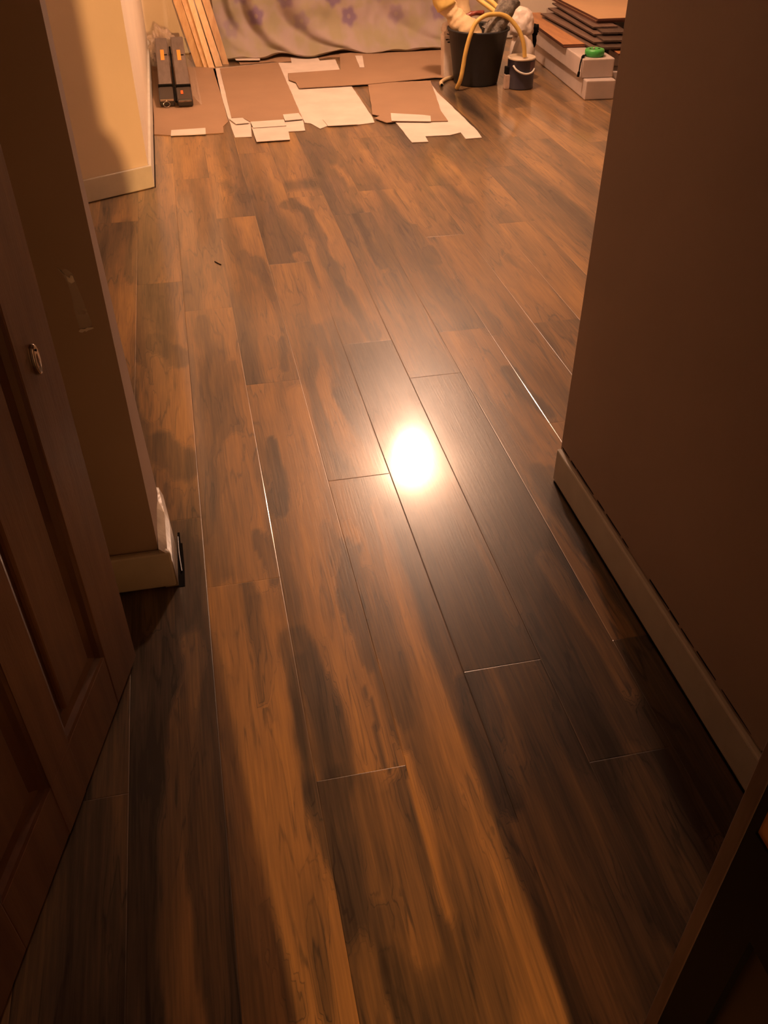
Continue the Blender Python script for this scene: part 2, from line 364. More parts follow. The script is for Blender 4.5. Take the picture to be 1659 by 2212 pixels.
    L(fine, bp.inputs['Height']); L(bp.outputs[0], B.inputs['Normal'])
    return struct('floor', bm, m)
wood_floor()
bm = bmesh.new(); box(bm, (-2, -1.55, -.08), (5, 7.2, -.004)); struct('trim_1', bm, M['hole'])

# ================================================================ ROOM SHELL
CH = 2.4
WT = .008
# stub wall left of the opening: its end leans a little out of true, as the plaster does
bm = bmesh.new()
prof = [(0, 1.70), (.115, 1.672), (.567, 1.58), (.85, 1.53), (1.1, 1.535), (CH, 1.53)]
fr = [bm.verts.new((-.178, 1.472, z)) for z, y in prof]; bk = [bm.verts.new((-.178, y, z)) for z, y in prof]
fl_ = [bm.verts.new((-1.3, 1.472, z)) for z, y in prof]; bl_ = [bm.verts.new((-1.3, y, z)) for z, y in prof]
for i in range(len(prof) - 1):
    bm.faces.new((fr[i], fr[i + 1], bk[i + 1], bk[i])); bm.faces.new((fl_[i], fl_[i + 1], fr[i + 1], fr[i]))
    bm.faces.new((bk[i], bk[i + 1], bl_[i + 1], bl_[i])); bm.faces.new((bl_[i], bl_[i + 1], fl_[i + 1], fl_[i]))
bm.faces.new((fr[0], bk[0], bl_[0], fl_[0])); bm.faces.new((fr[-1], fl_[-1], bl_[-1], bk[-1]))
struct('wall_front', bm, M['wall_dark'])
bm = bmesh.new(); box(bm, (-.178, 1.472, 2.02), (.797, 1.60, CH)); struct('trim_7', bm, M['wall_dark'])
bm = bmesh.new(); prism(bm, [(-.425, 3.994), (-.192, 4.114), (-.188, 6.95), (-1.3, 6.95), (-1.3, 3.55)], 0, CH); struct('wall_left', bm, M['wall'])
bm = bmesh.new(); box(bm, (-1.4, 1.47, 0), (-1.3, 6.95, CH)); struct('wall_recess', bm, M['wall'])
bm = bmesh.new(); box(bm, (-1.4, 6.9, 0), (4.6, 7.0, CH)); struct('wall_back', bm, M['wall'])
bm = bmesh.new(); box(bm, (4.5, 1.6, 0), (4.6, 6.95, CH)); struct('wall_far_right', bm, M['wall'])
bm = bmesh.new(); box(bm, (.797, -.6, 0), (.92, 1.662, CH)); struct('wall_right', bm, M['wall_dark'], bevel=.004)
bm = bmesh.new(); box(bm, (.92, 1.56, 0), (4.6, 1.662, CH)); struct('wall_near_right', bm, M['wall'])
bm = bmesh.new(); box(bm, (-1.4, -.66, 0), (-1.3, 1.48, CH)); struct('wall_hall_left', bm, M['wall_dark'])
bm = bmesh.new(); box(bm, (-1.4, -8, 0), (-1.3, -.66, CH)); struct('wall_rear_left', bm, M['hall_dark'])
bm = bmesh.new(); box(bm, (.092, -.66, 1.75), (.384, -.60, CH)); struct('trim_8', bm, M['hall_dark'])  # unseen header added over the gap to hold back hall light
bm = bmesh.new(); box(bm, (1.6, -8, 0), (1.7, -.66, CH)); struct('wall_rear_right', bm, M['hall_dark'])
bm = bmesh.new(); box(bm, (.92, -.66, 0), (1.7, -.6, CH)); struct('wall_rear_front', bm, M['hall_dark'])
bm = bmesh.new(); box(bm, (-1.4, -8.1, 0), (1.7, -8, CH)); struct('wall_rear_end', bm, M['hall_dark'])
# unseen partition added so its gap narrows the hall lamp's light to a strip
GL, GR = .092, .384
bm = bmesh.new(); box(bm, (-1.3, -.66, 0), (GL, -.6, CH)); struct('wall_mask_left', bm, M['wall_dark'])
bm = bmesh.new(); box(bm, (GR, -.66, 0), (.797, -.6, CH)); struct('wall_mask_right', bm, M['wall_dark'])
bm = bmesh.new(); box(bm, (-1.4, -.66, CH), (4.6, 7.0, CH + .1)); struct('ceiling', bm, mat('ceiling_paint', (.72, .64, .54, 1), .8, noise_amt=.04))

bm = bmesh.new(); box(bm, (-1.4, -8.1, CH), (1.7, -.66, CH + .1)); struct('ceiling_rear', bm, M['hall_dark'])
bm = bmesh.new(); box(bm, (-2, -8.1, -.08), (5, -1.55, -.002)); struct('floor_rear', bm, M['hall_dark'])
d3 = thing('gap_blocker', 'unseen door-shaped light blocker added behind the viewpoint at the gap to the rear hall', 'door', (.092, -.6, 0)); d3['kind'] = 'structure'
bm = bmesh.new(); box(bm, (-.55, -.70, .01), (.0915, -.665, 1.74)); obj('leaf', bm, M['hall_dark'], d3)  # added slab, out of view, beside the light gap
bm = bmesh.new(); blob(bm, (.092, -.70, .84), (.042, .030, .105), 0, 1, 0, 3); obj('shadow_bump', bm, M['hall_dark'], d3, smooth=True)  # added bump that rounds the shadow thrown on the pier
# skirting boards
bm = bmesh.new(); prism(bm, [(.797, -.6), (.783, -.6), (.783, 1.652), (.797, 1.652)], .004, .094)
o = struct('baseboard_right', bm, M['skirt'], bevel=.004)
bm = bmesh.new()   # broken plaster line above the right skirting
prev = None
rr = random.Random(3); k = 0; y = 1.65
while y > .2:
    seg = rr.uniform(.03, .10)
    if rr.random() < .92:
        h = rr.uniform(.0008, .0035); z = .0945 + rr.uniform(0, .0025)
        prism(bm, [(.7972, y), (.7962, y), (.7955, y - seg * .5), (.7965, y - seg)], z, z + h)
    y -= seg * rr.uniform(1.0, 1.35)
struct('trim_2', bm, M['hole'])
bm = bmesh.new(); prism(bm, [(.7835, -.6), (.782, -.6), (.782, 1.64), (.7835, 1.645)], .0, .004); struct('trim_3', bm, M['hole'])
# left stub skirting: front board and the chipped return round the end
bm = bmesh.new()
prism(bm, [(-1.3, 1.472), (-1.3, 1.458), (-.152, 1.454), (-.158, 1.472)], .003, .100)
struct('baseboard_front', bm, M['skirt'], bevel=.006)
bm = bmesh.new()
prf = [(-.150, 0.002), (-.153, .07), (-.160, .095), (-.176, .112)]
ra = [bm.verts.new((x, 1.456, z)) for x, z in prf]; rb = [bm.verts.new((x - .004, 1.60, z)) for x, z in prf]; rc = [bm.verts.new((x - .016, 1.70, min(z, .10) * .98)) for x, z in prf]
ri = [bm.verts.new((-.178, yy, zz)) for yy, zz in ((1.456, .002), (1.60, .002), (1.70, .002))]
for a, b in ((ra, rb), (rb, rc)):
    for i in range(3): bm.faces.new((a[i], b[i], b[i + 1], a[i + 1]))
bm.faces.new(ra[::-1] + [ri[0]]); bm.faces.new(rc + [ri[2]])
struct('baseboard_reveal', bm, mat('chipped_gloss_paint', (.78, .70, .58, 1), .3, coat=.4, col2=(.30, .25, .20, 1), nscale=14, bump=.3, bscale=35))
# the uncovered gap in the laminate next to it
bm = bmesh.new(); prism(bm, [(-.151, 1.452), (-.137, 1.452), (-.136, 1.52), (-.138, 1.60), (-.142, 1.60), (-.143, 1.64), (-.148, 1.64), (-.150, 1.55)], .0002, .0008)
struct('trim_4', bm, M['hole'])
bm = bmesh.new(); tube(bm, [(-.147, 1.62, .004), (-.146, 1.56, .004), (-.142, 1.50, .003)], .0016, n=6, k=3); struct('trim_5', bm, M['darkgrey'])
# pier skirting
d = Vector((.233, .12, 0)).normalized(); n_ = Vector((d.y, -d.x, 0))
A_ = Vector((-.425, 3.994, 0)) - d * .5; B_ = Vector((-.192, 4.114, 0)) + d * .012
bm = bmesh.new(); a2 = A_ + n_ * .012; b2 = B_ + n_ * .012
prism(bm, [A_, a2, b2, B_], .003, .098); struct('baseboard_pier', bm, M['skirt'], bevel=.004)
bm = bmesh.new(); prism(bm, [(-.192, 4.118), (-.178, 4.110), (-.176, 6.9), (-.19, 6.9)], .005, .098); struct('baseboard_left', bm, M['skirt'], bevel=.003)
bm = bmesh.new(); prism(bm, [(-.19, 6.9), (-.19, 6.886), (4.5, 6.886), (4.5, 6.9)], .005, .098); struct('baseboard_back', bm, M['skirt'], bevel=.003)
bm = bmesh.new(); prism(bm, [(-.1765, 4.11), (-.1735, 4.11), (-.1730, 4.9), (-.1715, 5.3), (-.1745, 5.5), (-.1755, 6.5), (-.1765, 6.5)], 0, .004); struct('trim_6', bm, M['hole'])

# ================================================================ LEFT PINE DOOR
DO = Vector((-.2475, 1.222, 0)); DD = Vector((-.268, -.963, 0)).normalized(); DN = Vector((.963, -.268, 0)).normalized()
door = thing('door_1', 'open pine panel door at the left with a small keyhole cover', 'door', (DO.x, DO.y, 0)); door['kind'] = 'structure'
ZB = .010; ZT = 1.98; s0, s1, s2, s3, s4, s5 = -.038, .083, .27, .35, .537, .658
def leaf(name, m, segs, parent, bevel=0):
    bm = bmesh.new()
    for s in segs: frame_quad(bm, DO, DD, DN, *s)
    return obj(name, bm, m, parent, bevel=bevel)
leaf('stile', M['pine'], [(s0, s1, ZB, ZT, -.035, 0)], door, .003)
leaf('stile', M['pine'], [(s4, s5, ZB, ZT, -.035, 0)], door, .003)
leaf('mullion', M['pine'], [(s2, s3, ZB, ZT, -.034, 0)], door)
bm = bmesh.new()
leaf('bottom_rail', M['pine'], [(s1, s2, ZB, .140, -.035, -.0006), (s3, s4, ZB, .140, -.035, -.0006), (s2 - .001, s3 + .001, ZB, .14, -.034, .0003)], door, .001)
leaf('middle_rail', M['pine'], [(s1, s2, .86, 1.02, -.035, 0), (s3, s4, .86, 1.02, -.035, 0)], door, .002)
leaf('top_rail', M['pine'], [(s1, s2, 1.86, ZT, -.035, 0), (s3, s4, 1.86, ZT, -.035, 0)], door, .002)
def panel(sa, sb, za, zb):
    mw = .048
    leaf('panel', M['pine'], [(sa + mw * .8, sb - mw * .8, za + mw * .8, zb - mw * .8, -.026, -.008), (sa, sb, za, zb, -.026, -.018)], door, .004)
    bm = bmesh.new()   # mitred moulding sloping down into the panel
    def ring(o_, t): return [DO + DD * s + DN * t + Vector((0, 0, z)) for s, z in ((sa + o_, za + o_), (sb - o_, za + o_), (sb - o_, zb - o_), (sa + o_, zb - o_))]
    rs = [[bm.verts.new(p) for p in ring(a, t)] for a, t in ((0, -.001), (.008, -.003), (.014, -.011), (.034, -.017), (.040, -.0175))]
    for a, b in zip(rs, rs[1:]):
        for i in range(4): bm.faces.new((a[i], a[(i + 1) % 4], b[(i + 1) % 4], b[i]))
    obj('moulding', bm, M['mould'], door)
for za, zb in ((.140, .86), (1.02, 1.86)):
    panel(s1, s2, za, zb); panel(s3, s4, za, zb)
# oval keyhole cover
bm = bmesh.new(); c = DO + DD * .033 + Vector((0, 0, .711)); ring = []
for t_, sc in ((.0005, 1.0), (.0040, 1.0), (.0058, .90), (.0052, .78), (.0072, .45), (.0078, .0)):
    if sc == 0: ring.append([bm.verts.new(c + DN * t_)]); continue
    ring.append([bm.verts.new(c + DN * t_ + DD * (.0095 * sc * math.cos(2 * PI * i / 32)) + Vector((0, 0, .024 * sc * math.sin(2 * PI * i / 32)))) for i in range(32)])
for a, b in zip(ring, ring[1:]):
    for i in range(32):
        if len(b) == 1: bm.faces.new((a[i], a[(i + 1) % 32], b[0]))
        else: bm.faces.new((a[i], a[(i + 1) % 32], b[(i + 1) % 32], b[i]))
esc = obj('keyhole_cover', bm, M['chrome'], door, smooth=True); esc['label'] = 'oval chrome keyhole cover'
bm = bmesh.new(); frame_quad(bm, DO, DD, DN, .0315, .0345, .7215, .7270, .0035, .0066); frame_quad(bm, DO, DD, DN, .0322, .0338, .7190, .7225, .0035, .0070); obj('keyhole', bm, M['hole'], door)

# ================================================================ RIGHT GLAZED DOOR
d2 = thing('door_2', 'near-black glazed door standing open at the lower right with a pale worn edge', 'door', (.44, .4, 0)); d2['kind'] = 'structure'
RX = .44
bm = bmesh.new(); box(bm, (RX - .001, .388, .004), (RX + .034, .408, 1.98)); o = obj('edge_strip', bm, M['lip'], d2, bevel=.0015); o['label'] = 'pale worn edge strip of the dark door'
bm = bmesh.new(); box(bm, (RX, .378, .008), (RX + .034, .388, 1.98)); box(bm, (RX, .33, .008), (RX + .034, .378, .558)); box(bm, (RX, .33, 1.80), (RX + .034, .378, 1.98)); obj('stile', bm, M['black'], d2)
bm = bmesh.new(); box(bm, (RX, -.25, .44), (RX + .034, .33, .558)); box(bm, (RX, -.25, .008), (RX + .034, .33, .16)); box(bm, (RX, -.25, 1.80), (RX + .034, .33, 1.98)); obj('rail', bm, M['black'], d2)
bm = bmesh.new(); box(bm, (RX, -.36, .008), (RX + .034, -.25, 1.98)); obj('stile', bm, M['black'], d2)
bm = bmesh.new(); box(bm, (RX + .010, -.25, .16), (RX + .024, .33, .44)); obj('panel', bm, mat('dark_brown_panel', (.035, .022, .014, 1), .5, noise_amt=.4), d2)
bm = bmesh.new(); box(bm, (RX + .003, -.25, .558), (RX + .012, .378, 1.80)); o = obj('pane', bm, M['amber'], d2); o['label'] = 'amber glass pane'

# ================================================================ LAMPS (above the frame)
lp = thing('ceiling_lamp', 'bare bulb on a white ceiling rose lighting the far room', 'lamp', (ROOM_LAMP[0], ROOM_LAMP[1], CH))
bm = bmesh.new(); lathe(bm, (ROOM_LAMP[0], ROOM_LAMP[1], CH - .02), [(.05, .02), (.045, .004), (.02, 0)], cap0=False, cap1=True); obj('ceiling_rose', bm, M['skirt'], lp, smooth=True)
point('room_lamp', ROOM_LAMP, ROOM_W, ROOM_C, .085)
point('hall_lamp', HALL_LAMP, HALL_W, HALL_C, .03)

# ================================================================ TAPE RESIDUE on the stub wall
tp = thing('tape_strip', 'torn strip of clear sticky tape left on the shaded wall by the pine door', 'tape', (-.222, 1.471, .66))
bm = bmesh.new()
pts = [(-.238, .724), (-.228, .726), (-.219, .716), (-.216, .69), (-.211, .655), (-.207, .625), (-.209, .616), (-.229, .612), (-.231, .640), (-.230, .675), (-.231, .70)]
lo = [bm.verts.new((x, 1.4716, z)) for x, z in pts]; hi = [bm.verts.new((x, 1.4712, z)) for x, z in pts]; bm.faces.new(lo); bm.faces.new(hi[::-1])
for i in range(len(pts)): bm.faces.new((lo[i], lo[(i + 1) % len(pts)], hi[(i + 1) % len(pts)], hi[i]))
obj('tape_film', bm, M['tape'], tp)
def ragged(name, pts, y=1.4706, mt='tape2'):
    bm = bmesh.new(); lo = [bm.verts.new((x, y + .0005, z)) for x, z in pts]; hi = [bm.verts.new((x, y - .0006, z)) for x, z in pts]
    bm.faces.new(lo); bm.faces.new(hi[::-1])
    for i in range(len(pts)): bm.faces.new((lo[i], lo[(i + 1) % len(pts)], hi[(i + 1) % len(pts)], hi[i]))
    return obj(name, bm, M[mt], tp)
ragged('torn_end', [(-.232, .6125), (-.228, .6165), (-.221, .6155), (-.216, .6180), (-.207, .6175), (-.2055, .6155), (-.210, .6140), (-.2155, .6128), (-.219, .6105), (-.222, .6120), (-.226, .6095), (-.230, .6105)])
ragged('torn_end', [(-.242, .730), (-.236, .720), (-.231, .712), (-.229, .704), (-.225, .700), (-.219, .703), (-.220, .713), (-.223, .715), (-.226, .710), (-.232, .716), (-.238, .722)])
# ================================================================ CARDBOARD
def sheet(name, key, m, parent=None, th=.0035, lift=0):
    z, pts = SHEETS[key]
    bm = bmesh.new(); z = z + lift
    P2 = []
    for i, p in enumerate(pts):
        q = pts[(i + 1) % len(pts)]; L_ = math.hypot(q[0] - p[0], q[1] - p[1]); n = max(1, int(L_ / .06)); P2.append(p)
        for j in range(1, n):
            t = j / n; k = .003 * noise.noise(Vector((p[0] * 40 + j, p[1] * 30, 1)))
            P2.append((p[0] + (q[0] - p[0]) * t + k, p[1] + (q[1] - p[1]) * t + k))
    prism(bm, P2, z - th, z)
    return obj(name, bm, m, parent)
def cardboard(label, base, key, m, parts):
    z, pts = SHEETS[key]
    t = thing('cardboard_sheet', label, 'cardboard', (sum(p[0] for p in pts) / len(pts), sum(p[1] for p in pts) / len(pts), 0), 'flattened boxes laid over the floor')
    sheet('sheet', key, m, t)
    for nm, k, mm in parts: sheet(nm, k, mm, t, th=.0025)
    return t
cardboard('plain brown flattened box under the two black cases at the left wall', 0, 'left_brown', M['brown_card'], [('folded_flap', 'left_flap', M['white_card'])])
t = cardboard('brown flattened box with white borders and white flaps, second from the left wall', 0, 'two_white', M['white_card'], [('face', 'two_brown', M['brown_card']), ('folded_flap', 'two_f1', M['white_card']), ('folded_flap', 'two_f2', M['white_card']), ('folded_flap', 'two_f3', M['white_card']), ('folded_flap', 'two_f5', M['white_card'])])
cardboard('all-white flattened box in the middle, partly under the long brown strip', 0, 'three_white', M['white_card'], [('folded_flap', 'three_flap', M['white_card'])])
cardboard('long brown cardboard strip lying across the others in front of the cloth', 0, 'four_brown', M['brown_card'], [('white_patch', 'four_bit', M['white_card'])])
cardboard('small brown cardboard square with a folded white flap, right of the white one', 0, 'five_brown', M['brown_card'], [('folded_flap', 'five_flap', M['white_card'])])
cardboard('white notched cardboard at the right end of the laid boxes', 0, 'six_white', M['white_card'], [])
tag(sheet('card_strip', 'bit_white', M['white_card'], th=.004), 'thin white card strip tucked under the hanging cloth beside the timber battens', 'cardboard')
# fold lines and smudges on the white box
wsh = [o for o in bpy.data.objects if o.get('label', '').startswith('all-white flattened')][0]
for (x, y, r_) in ((.885, 5.95, .012), (1.235, 6.03, .010), (1.29, 6.03, .008)):
    bm = bmesh.new(); lathe(bm, (x, y, .0042), [(r_, 0), (r_ * .9, .0002)], n=12, cap1=True); obj('grease_mark', bm, M['ink'], wsh)

bm = bmesh.new(); prism(bm, [(.40, 6.46), (.62, 6.50), (.66, 6.47), (.95, 6.52), (1.02, 6.56), (1.36, 6.42), (1.60, 6.50), (1.93, 6.44), (1.95, 6.78), (.38, 6.78)], .0008, .0035)
tag(obj('cardboard_sheet', bm, M['brown_card']), 'brown cardboard edge peeping out along the foot of the hanging cloth', 'cardboard', 'flattened boxes laid over the floor')
# ================================================================ TWO LONG BLACK CASES
def case(x0, x1, y0, y1, label, flip):
    t = thing('tool_case', label, 'tool case', (x0, y0, .006), 'long black and grey cases wrapped in film')
    sk = (x1 - x0); L_ = y1 - y0
    bm = bmesh.new(); box(bm, (x0 + .004, y0 + .20, .008), (x1 - .004, y1, .052)); obj('grey_body', bm, M['grey'], t, bevel=.006)
    bm = bmesh.new(); box(bm, (x0, y0, .006), (x1, y0 + .195, .048)); obj('end_cap', bm, M['darkgrey'], t, bevel=.008)
    bm = bmesh.new(); box(bm, (x0, y0 + .198, .02), (x1, y0 + .216, .055)); obj('collar', bm, M['hole'], t, bevel=.002)
    bm = bmesh.new(); xc = (x0 + x1) / 2; sx = .011
    box(bm, (xc - sx, y0 + .62, .0515), (xc + sx, y0 + .80, .0535)); obj('price_sticker', bm, M['orange'], t)
    bm = bmesh.new(); box(bm, (xc + sx, y0 + .70, .0515), (xc + sx + .018, y0 + .715, .0540)); obj('latch', bm, M['hole'], t)
    return t
t = case(-.133, -.050, 5.47, 6.50, 'left one of the two long grey-topped black cases, with a wire ring at its end', 0)
bm = bmesh.new(); box(bm, (-.128, 5.462, .040), (-.054, 5.470, .048)); obj('metal_bar', bm, M['chrome'], t)
bm = bmesh.new()
tube(bm, [(-.095 + .018 * math.cos(a), 5.452 + .004 * math.sin(a), .027 + .013 * math.sin(a)) for a in [i * 2 * PI / 10 for i in range(11)]], .002, n=6, k=3)
obj('wire_ring', bm, M['chrome'], t)
t = case(-.034, .052, 5.445, 6.50, 'right one of the two long grey-topped black cases, with a small red-orange mark', 1)
bm = bmesh.new(); box(bm, (-.010, 5.525, .0485), (.004, 5.575, .0505)); obj('red_mark', bm, M['redorange'], t, bevel=.004)
bm = bmesh.new(); box(bm, (-.028, 5.437, .036), (.046, 5.445, .042)); obj('front_slot', bm, M['under'], t)
for c_ in [o for o in bpy.data.objects if o.name.startswith('tool_case')]: c_.rotation_euler.x = math.radians(7)
bm = bmesh.new()   # strap between
tube(bm, [(-.042, 5.47, .030), (-.042, 5.8, .080), (-.041, 6.1, .115), (-.042, 6.35, .145)], .006, n=8)
tag(obj('webbing_strap', bm, M['hole']), 'black webbing strap lying between the two long cases', 'strap')
# crumpled clear film behind and right of the cases
bm = bmesh.new(); blob(bm, (-.085, 6.60, .10), (.085, .14, .10), .45, 2.2, 3, 5)
tag(obj('film_wrap', bm, M['clear'], smooth=False), 'crumpled clear plastic film behind the two black cases in the corner', 'plastic film')
bm = bmesh.new(); NXF = 10; g = []
for j in range(26):
    y = 5.47 + j * .042; r = []
    for i in range(NXF):
        a = i / (NXF - 1); x = .056 + a * .045 + .006 * noise.noise(Vector((a * 3, y * 9, 2))); z = .05 * (1 - a) ** 1.2 + .004 + .010 * abs(noise.noise(Vector((a * 5, y * 12, 7))))
        r.append(bm.verts.new((x, y, z)))
    g.append(r)
for a, b in zip(g, g[1:]):
    for i in range(NXF - 1): bm.faces.new((a[i], a[i + 1], b[i + 1], b[i]))
tag(obj('film_wrap', bm, M['clear'], smooth=True), 'strip of clear film slipping off the right side of the right case', 'plastic film')

# ================================================================ TIMBER BATTENS leaning in the corner
def batten(foot0, foot1, top0, top1, label, tone_m, dep=.020):
    # foot/top: world points of the front face's left and right edges; extended on to 1.9 m
    bm = bmesh.new(); f0, f1, t0, t1 = [Vector(v) for v in (foot0, foot1, top0, top1)]
    e0 = f0 + (t0 - f0) * ((6.868 - f0.y) / (t0.y - f0.y)); e1 = f1 + (t1 - f1) * ((6.868 - f0.y) / (t0.y - f0.y))
    n = (f1 - f0).cross(t0 - f0).normalized()
    if n.y < 0: n = -n
    # dep behind
    q = [f0, f1, e1, e0]; lo = [bm.verts.new(p) for p in q]; hi = [bm.verts.new(p + n * dep) for p in q]
    bm.faces.new(lo); bm.faces.new(hi[::-1])
    for i in range(4): bm.faces.new((lo[i], lo[(i + 1) % 4], hi[(i + 1) % 4], hi[i]))
    return tag(obj('timber_batten', bm, tone_m, bevel=.001), label, 'timber', 'battens leaning in the corner')
wl2 = mat('raw_timber_pale', (.70, .47, .26, 1), .6, col2=(.60, .38, .19, 1), nscale=4, stretch=(12, 12, 1))
zt = .367
batten((.108, 6.47, 0), (.156, 6.45, 0), (.018, 6.62, zt), (.068, 6.60, zt), 'leftmost of the leaning timber battens', M['batten_wood'])
batten((.160, 6.43, 0), (.188, 6.43, 0), (.072, 6.60, zt), (.110, 6.60, zt), 'narrow timber batten second from the left in the leaning bundle', M['batten_wood'])
batten((.190, 6.41, 0), (.228, 6.41, 0), (.112, 6.58, zt), (.146, 6.58, zt), 'palest timber batten, in the middle of the leaning bundle', wl2)
batten((.236, 6.45, 0), (.282, 6.45, 0), (.154, 6.60, zt), (.194, 6.60, zt), 'timber batten second from the right in the leaning bundle', wl2)
batten((.286, 6.50, 0), (.328, 6.50, 0), (.202, 6.60, .365), (.250, 6.60, .365), 'rightmost leaning timber batten, next to the hanging cloth', M['batten_wood'])

# ================================================================ HANGING CLOTH with purple flowers
def cloth():
    bm = bmesh.new(); uvl = bm.loops.layers.uv.new('UVMap'); nx, nz = 260, 90; X1, X2 = .27, 2.22; g = []
    vl = [(.315, .35, .040, .035), (.43, .30, .045, .045), (.66, .45, .075, .060), (1.35, .62, .09, .035), (1.75, .3, .05, .02), (2.05, .2, .05, .02)]
    for j in range(nz + 1):
        z = .0 + (1.9) * (j / nz) ** 1.7; r = []
        for i in range(nx + 1):
            u = i / nx; x = X1 + (X2 - X1) * u
            d = 0
            for x0, sw, wd, dp in vl:
                xc = x0 + sw * math.exp(-z / .11); e = (x - xc) / (wd * (1 + .8 * math.exp(-z / .1)))
                d += dp * (math.exp(-e * e) - .55 * math.exp(-(e + 1.6) ** 2) - .35 * math.exp(-(e - 1.7) ** 2))
            d += .012 * noise.noise(Vector((x * 6, z * 5, 2))) + .006 * noise.noise(Vector((x * 18, z * 16, 5)))
            bulge = .055 * math.exp(-((z - .06) / .07) ** 2)
            yy = 6.74 + d - bulge - .16 * math.exp(-z / .035)
            zz = z + .006 + (.012 * noise.noise(Vector((x * 9, 3, 1))) + .010 if j == 0 else 0)
            zz += .015 * math.exp(-z / .03) * (1 + noise.noise(Vector((x * 5, 7, 1))))
            v = bm.verts.new((x, min(yy, 6.86), max(zz, .0055))); r.append(v)
        g.append(r)
    for j in range(nz):
        for i in range(nx):
            f = bm.faces.new((g[j][i], g[j][i + 1], g[j + 1][i + 1], g[j + 1][i]))
            for lp_, (a, b) in zip(f.loops, ((i, j), (i + 1, j), (i + 1, j + 1), (i, j + 1))):
                lp_[uvl].uv = (X1 + (X2 - X1) * a / nx, 1.9 * (b / nz) ** 1.7)
    m = bpy.data.materials.new('flowered_sheet'); m.use_nodes = True; nt = m.node_tree; B = nt.nodes['Principled BSDF']; N = nt.nodes.new; L = nt.links.new
    uv = N('ShaderNodeUVMap'); B.inputs['Roughness'].default_value = .85
    sep = N('ShaderNodeSeparateXYZ'); L(uv.outputs[0], sep.inputs[0])
    def mth(op, a, b=None):
        x = N('ShaderNodeMath'); x.operation = op
        for i, q in enumerate((a, b)):
            if q is None: continue
            if isinstance(q, (int, float)): x.inputs[i].default_value = q
            else: L(q, x.inputs[i])
        return x.outputs[0]
    def mask(fx, fy, rad, soft, petals=5, ph=0):
        dx = mth('SUBTRACT', sep.outputs[0], fx); dy = mth('MULTIPLY', mth('SUBTRACT', sep.outputs[1], fy), .85)
        rr_ = mth('SQRT', mth('ADD', mth('MULTIPLY', dx, dx), mth('MULTIPLY', dy, dy)))
        an = mth('ARCTAN2', dy, dx); pr_ = mth('ADD', mth('MULTIPLY', mth('SINE', mth('ADD', mth('MULTIPLY', an, float(petals)), float(ph))), .13), 1.0)
        q = mth('DIVIDE', rr_, mth('MULTIPLY', pr_, rad)); mr = N('ShaderNodeMapRange'); L(q, mr.inputs[0])
        mr.inputs[1].default_value = 1 - soft; mr.inputs[2].default_value = 1 + soft; mr.inputs[3].default_value = 1; mr.inputs[4].default_value = 0
        heart = N('ShaderNodeMapRange'); L(rr_, heart.inputs[0]); heart.inputs[1].default_value = .008; heart.inputs[2].default_value = .016; heart.inputs[3].default_value = .45; heart.inputs[4].default_value = 1
        return mth('MULTIPLY', mr.outputs[0], heart.outputs[0])
    tot = None
    fl = [(.55, .237, 1), (.858, .192, .55), (1.186, .208, 1), (1.522, .209, .6), (1.085, .325, 1), (.758, .324, .8), (1.827, .218, .8), (.46, .36, .7), (1.40, .34, .5), (1.70, .36, .7), (2.02, .32, .8), (.95, .42, .9), (1.25, .45, .8), (.38, .17, .5)]
    for k, (fx, fy, st) in enumerate(fl):
        v = mth('MULTIPLY', mask(fx, fy, .048, .22, 5, k), st); tot = v if tot is None else mth('MAXIMUM', tot, v)
    n = N('ShaderNodeTexNoise'); n.inputs['Scale'].default_value = 7; L(uv.outputs[0], n.inputs[0])
    r = N('ShaderNodeValToRGB'); r.color_ramp.elements[0].position = .40; r.color_ramp.elements[1].position = .62
    r.color_ramp.elements[0].color = (.33, .275, .175, 1); r.color_ramp.elements[1].color = (.38, .295, .265, 1); L(n.outputs[0], r.inputs[0])
    mx = N('ShaderNodeMix'); mx.data_type = 'RGBA'; L(mth('MULTIPLY', tot, .9), mx.inputs[0]); L(r.outputs[0], mx.inputs[6]); mx.inputs[7].default_value = (.20, .135, .225, 1)
    L(mx.outputs[2], B.inputs['Base Color'])
    return tag(obj('hanging_sheet', bm, m, smooth=True), 'pale dust sheet with faded purple flowers hung along the back wall', 'cloth')
cloth()

# ================================================================ BUCKET AND WHAT IS IN IT
bc = (1.785, 5.665, 0)
t = thing('bucket', 'black rubber builder\'s bucket full of offcuts beside the paint tin', 'bucket', bc)
bm = bmesh.new(); lathe(bm, bc, [(.128, .001), (.134, .006), (.178, .292), (.188, .294), (.188, .303), (.176, .303), (.172, .296), (.128, .02), (.01, .018)], n=48, cap0=True, cap1=True)
obj('body', bm, M['bucket'], t, smooth=True, bevel=0)
bm = bmesh.new()
tube(bm, [(bc[0] - .186, bc[1], .292), (bc[0] - .17, bc[1] + .07, .26), (bc[0], bc[1] + .193, .215), (bc[0] + .17, bc[1] + .07, .26), (bc[0] + .186, bc[1], .292)], .003, n=6); obj('handle', bm, M['chrome'], t)
bm = bmesh.new(); lathe(bm, (bc[0], bc[1], .20), [(.155, 0), (.10, .02), (.01, .025)], n=24, cap0=False); obj('dark_contents', bm, M['hole'], t)  # near-black fill inside the bucket
bm = bmesh.new(); tube(bm, [(1.765, 5.62, .21), (1.71, 5.66, .295), (1.655, 5.70, .345), (1.61, 5.72, .40), (1.56, 5.74, .50), (1.53, 5.75, .62)], lambda q: .058 + .010 * math.sin(q * 9), n=20, wob=.25, k=8)
o = obj('duct_sleeve', bm, M['cream'], smooth=True); tag(o, 'fat cream foam sleeve with a yellow upper end at the left of the bucket', 'foam tube')
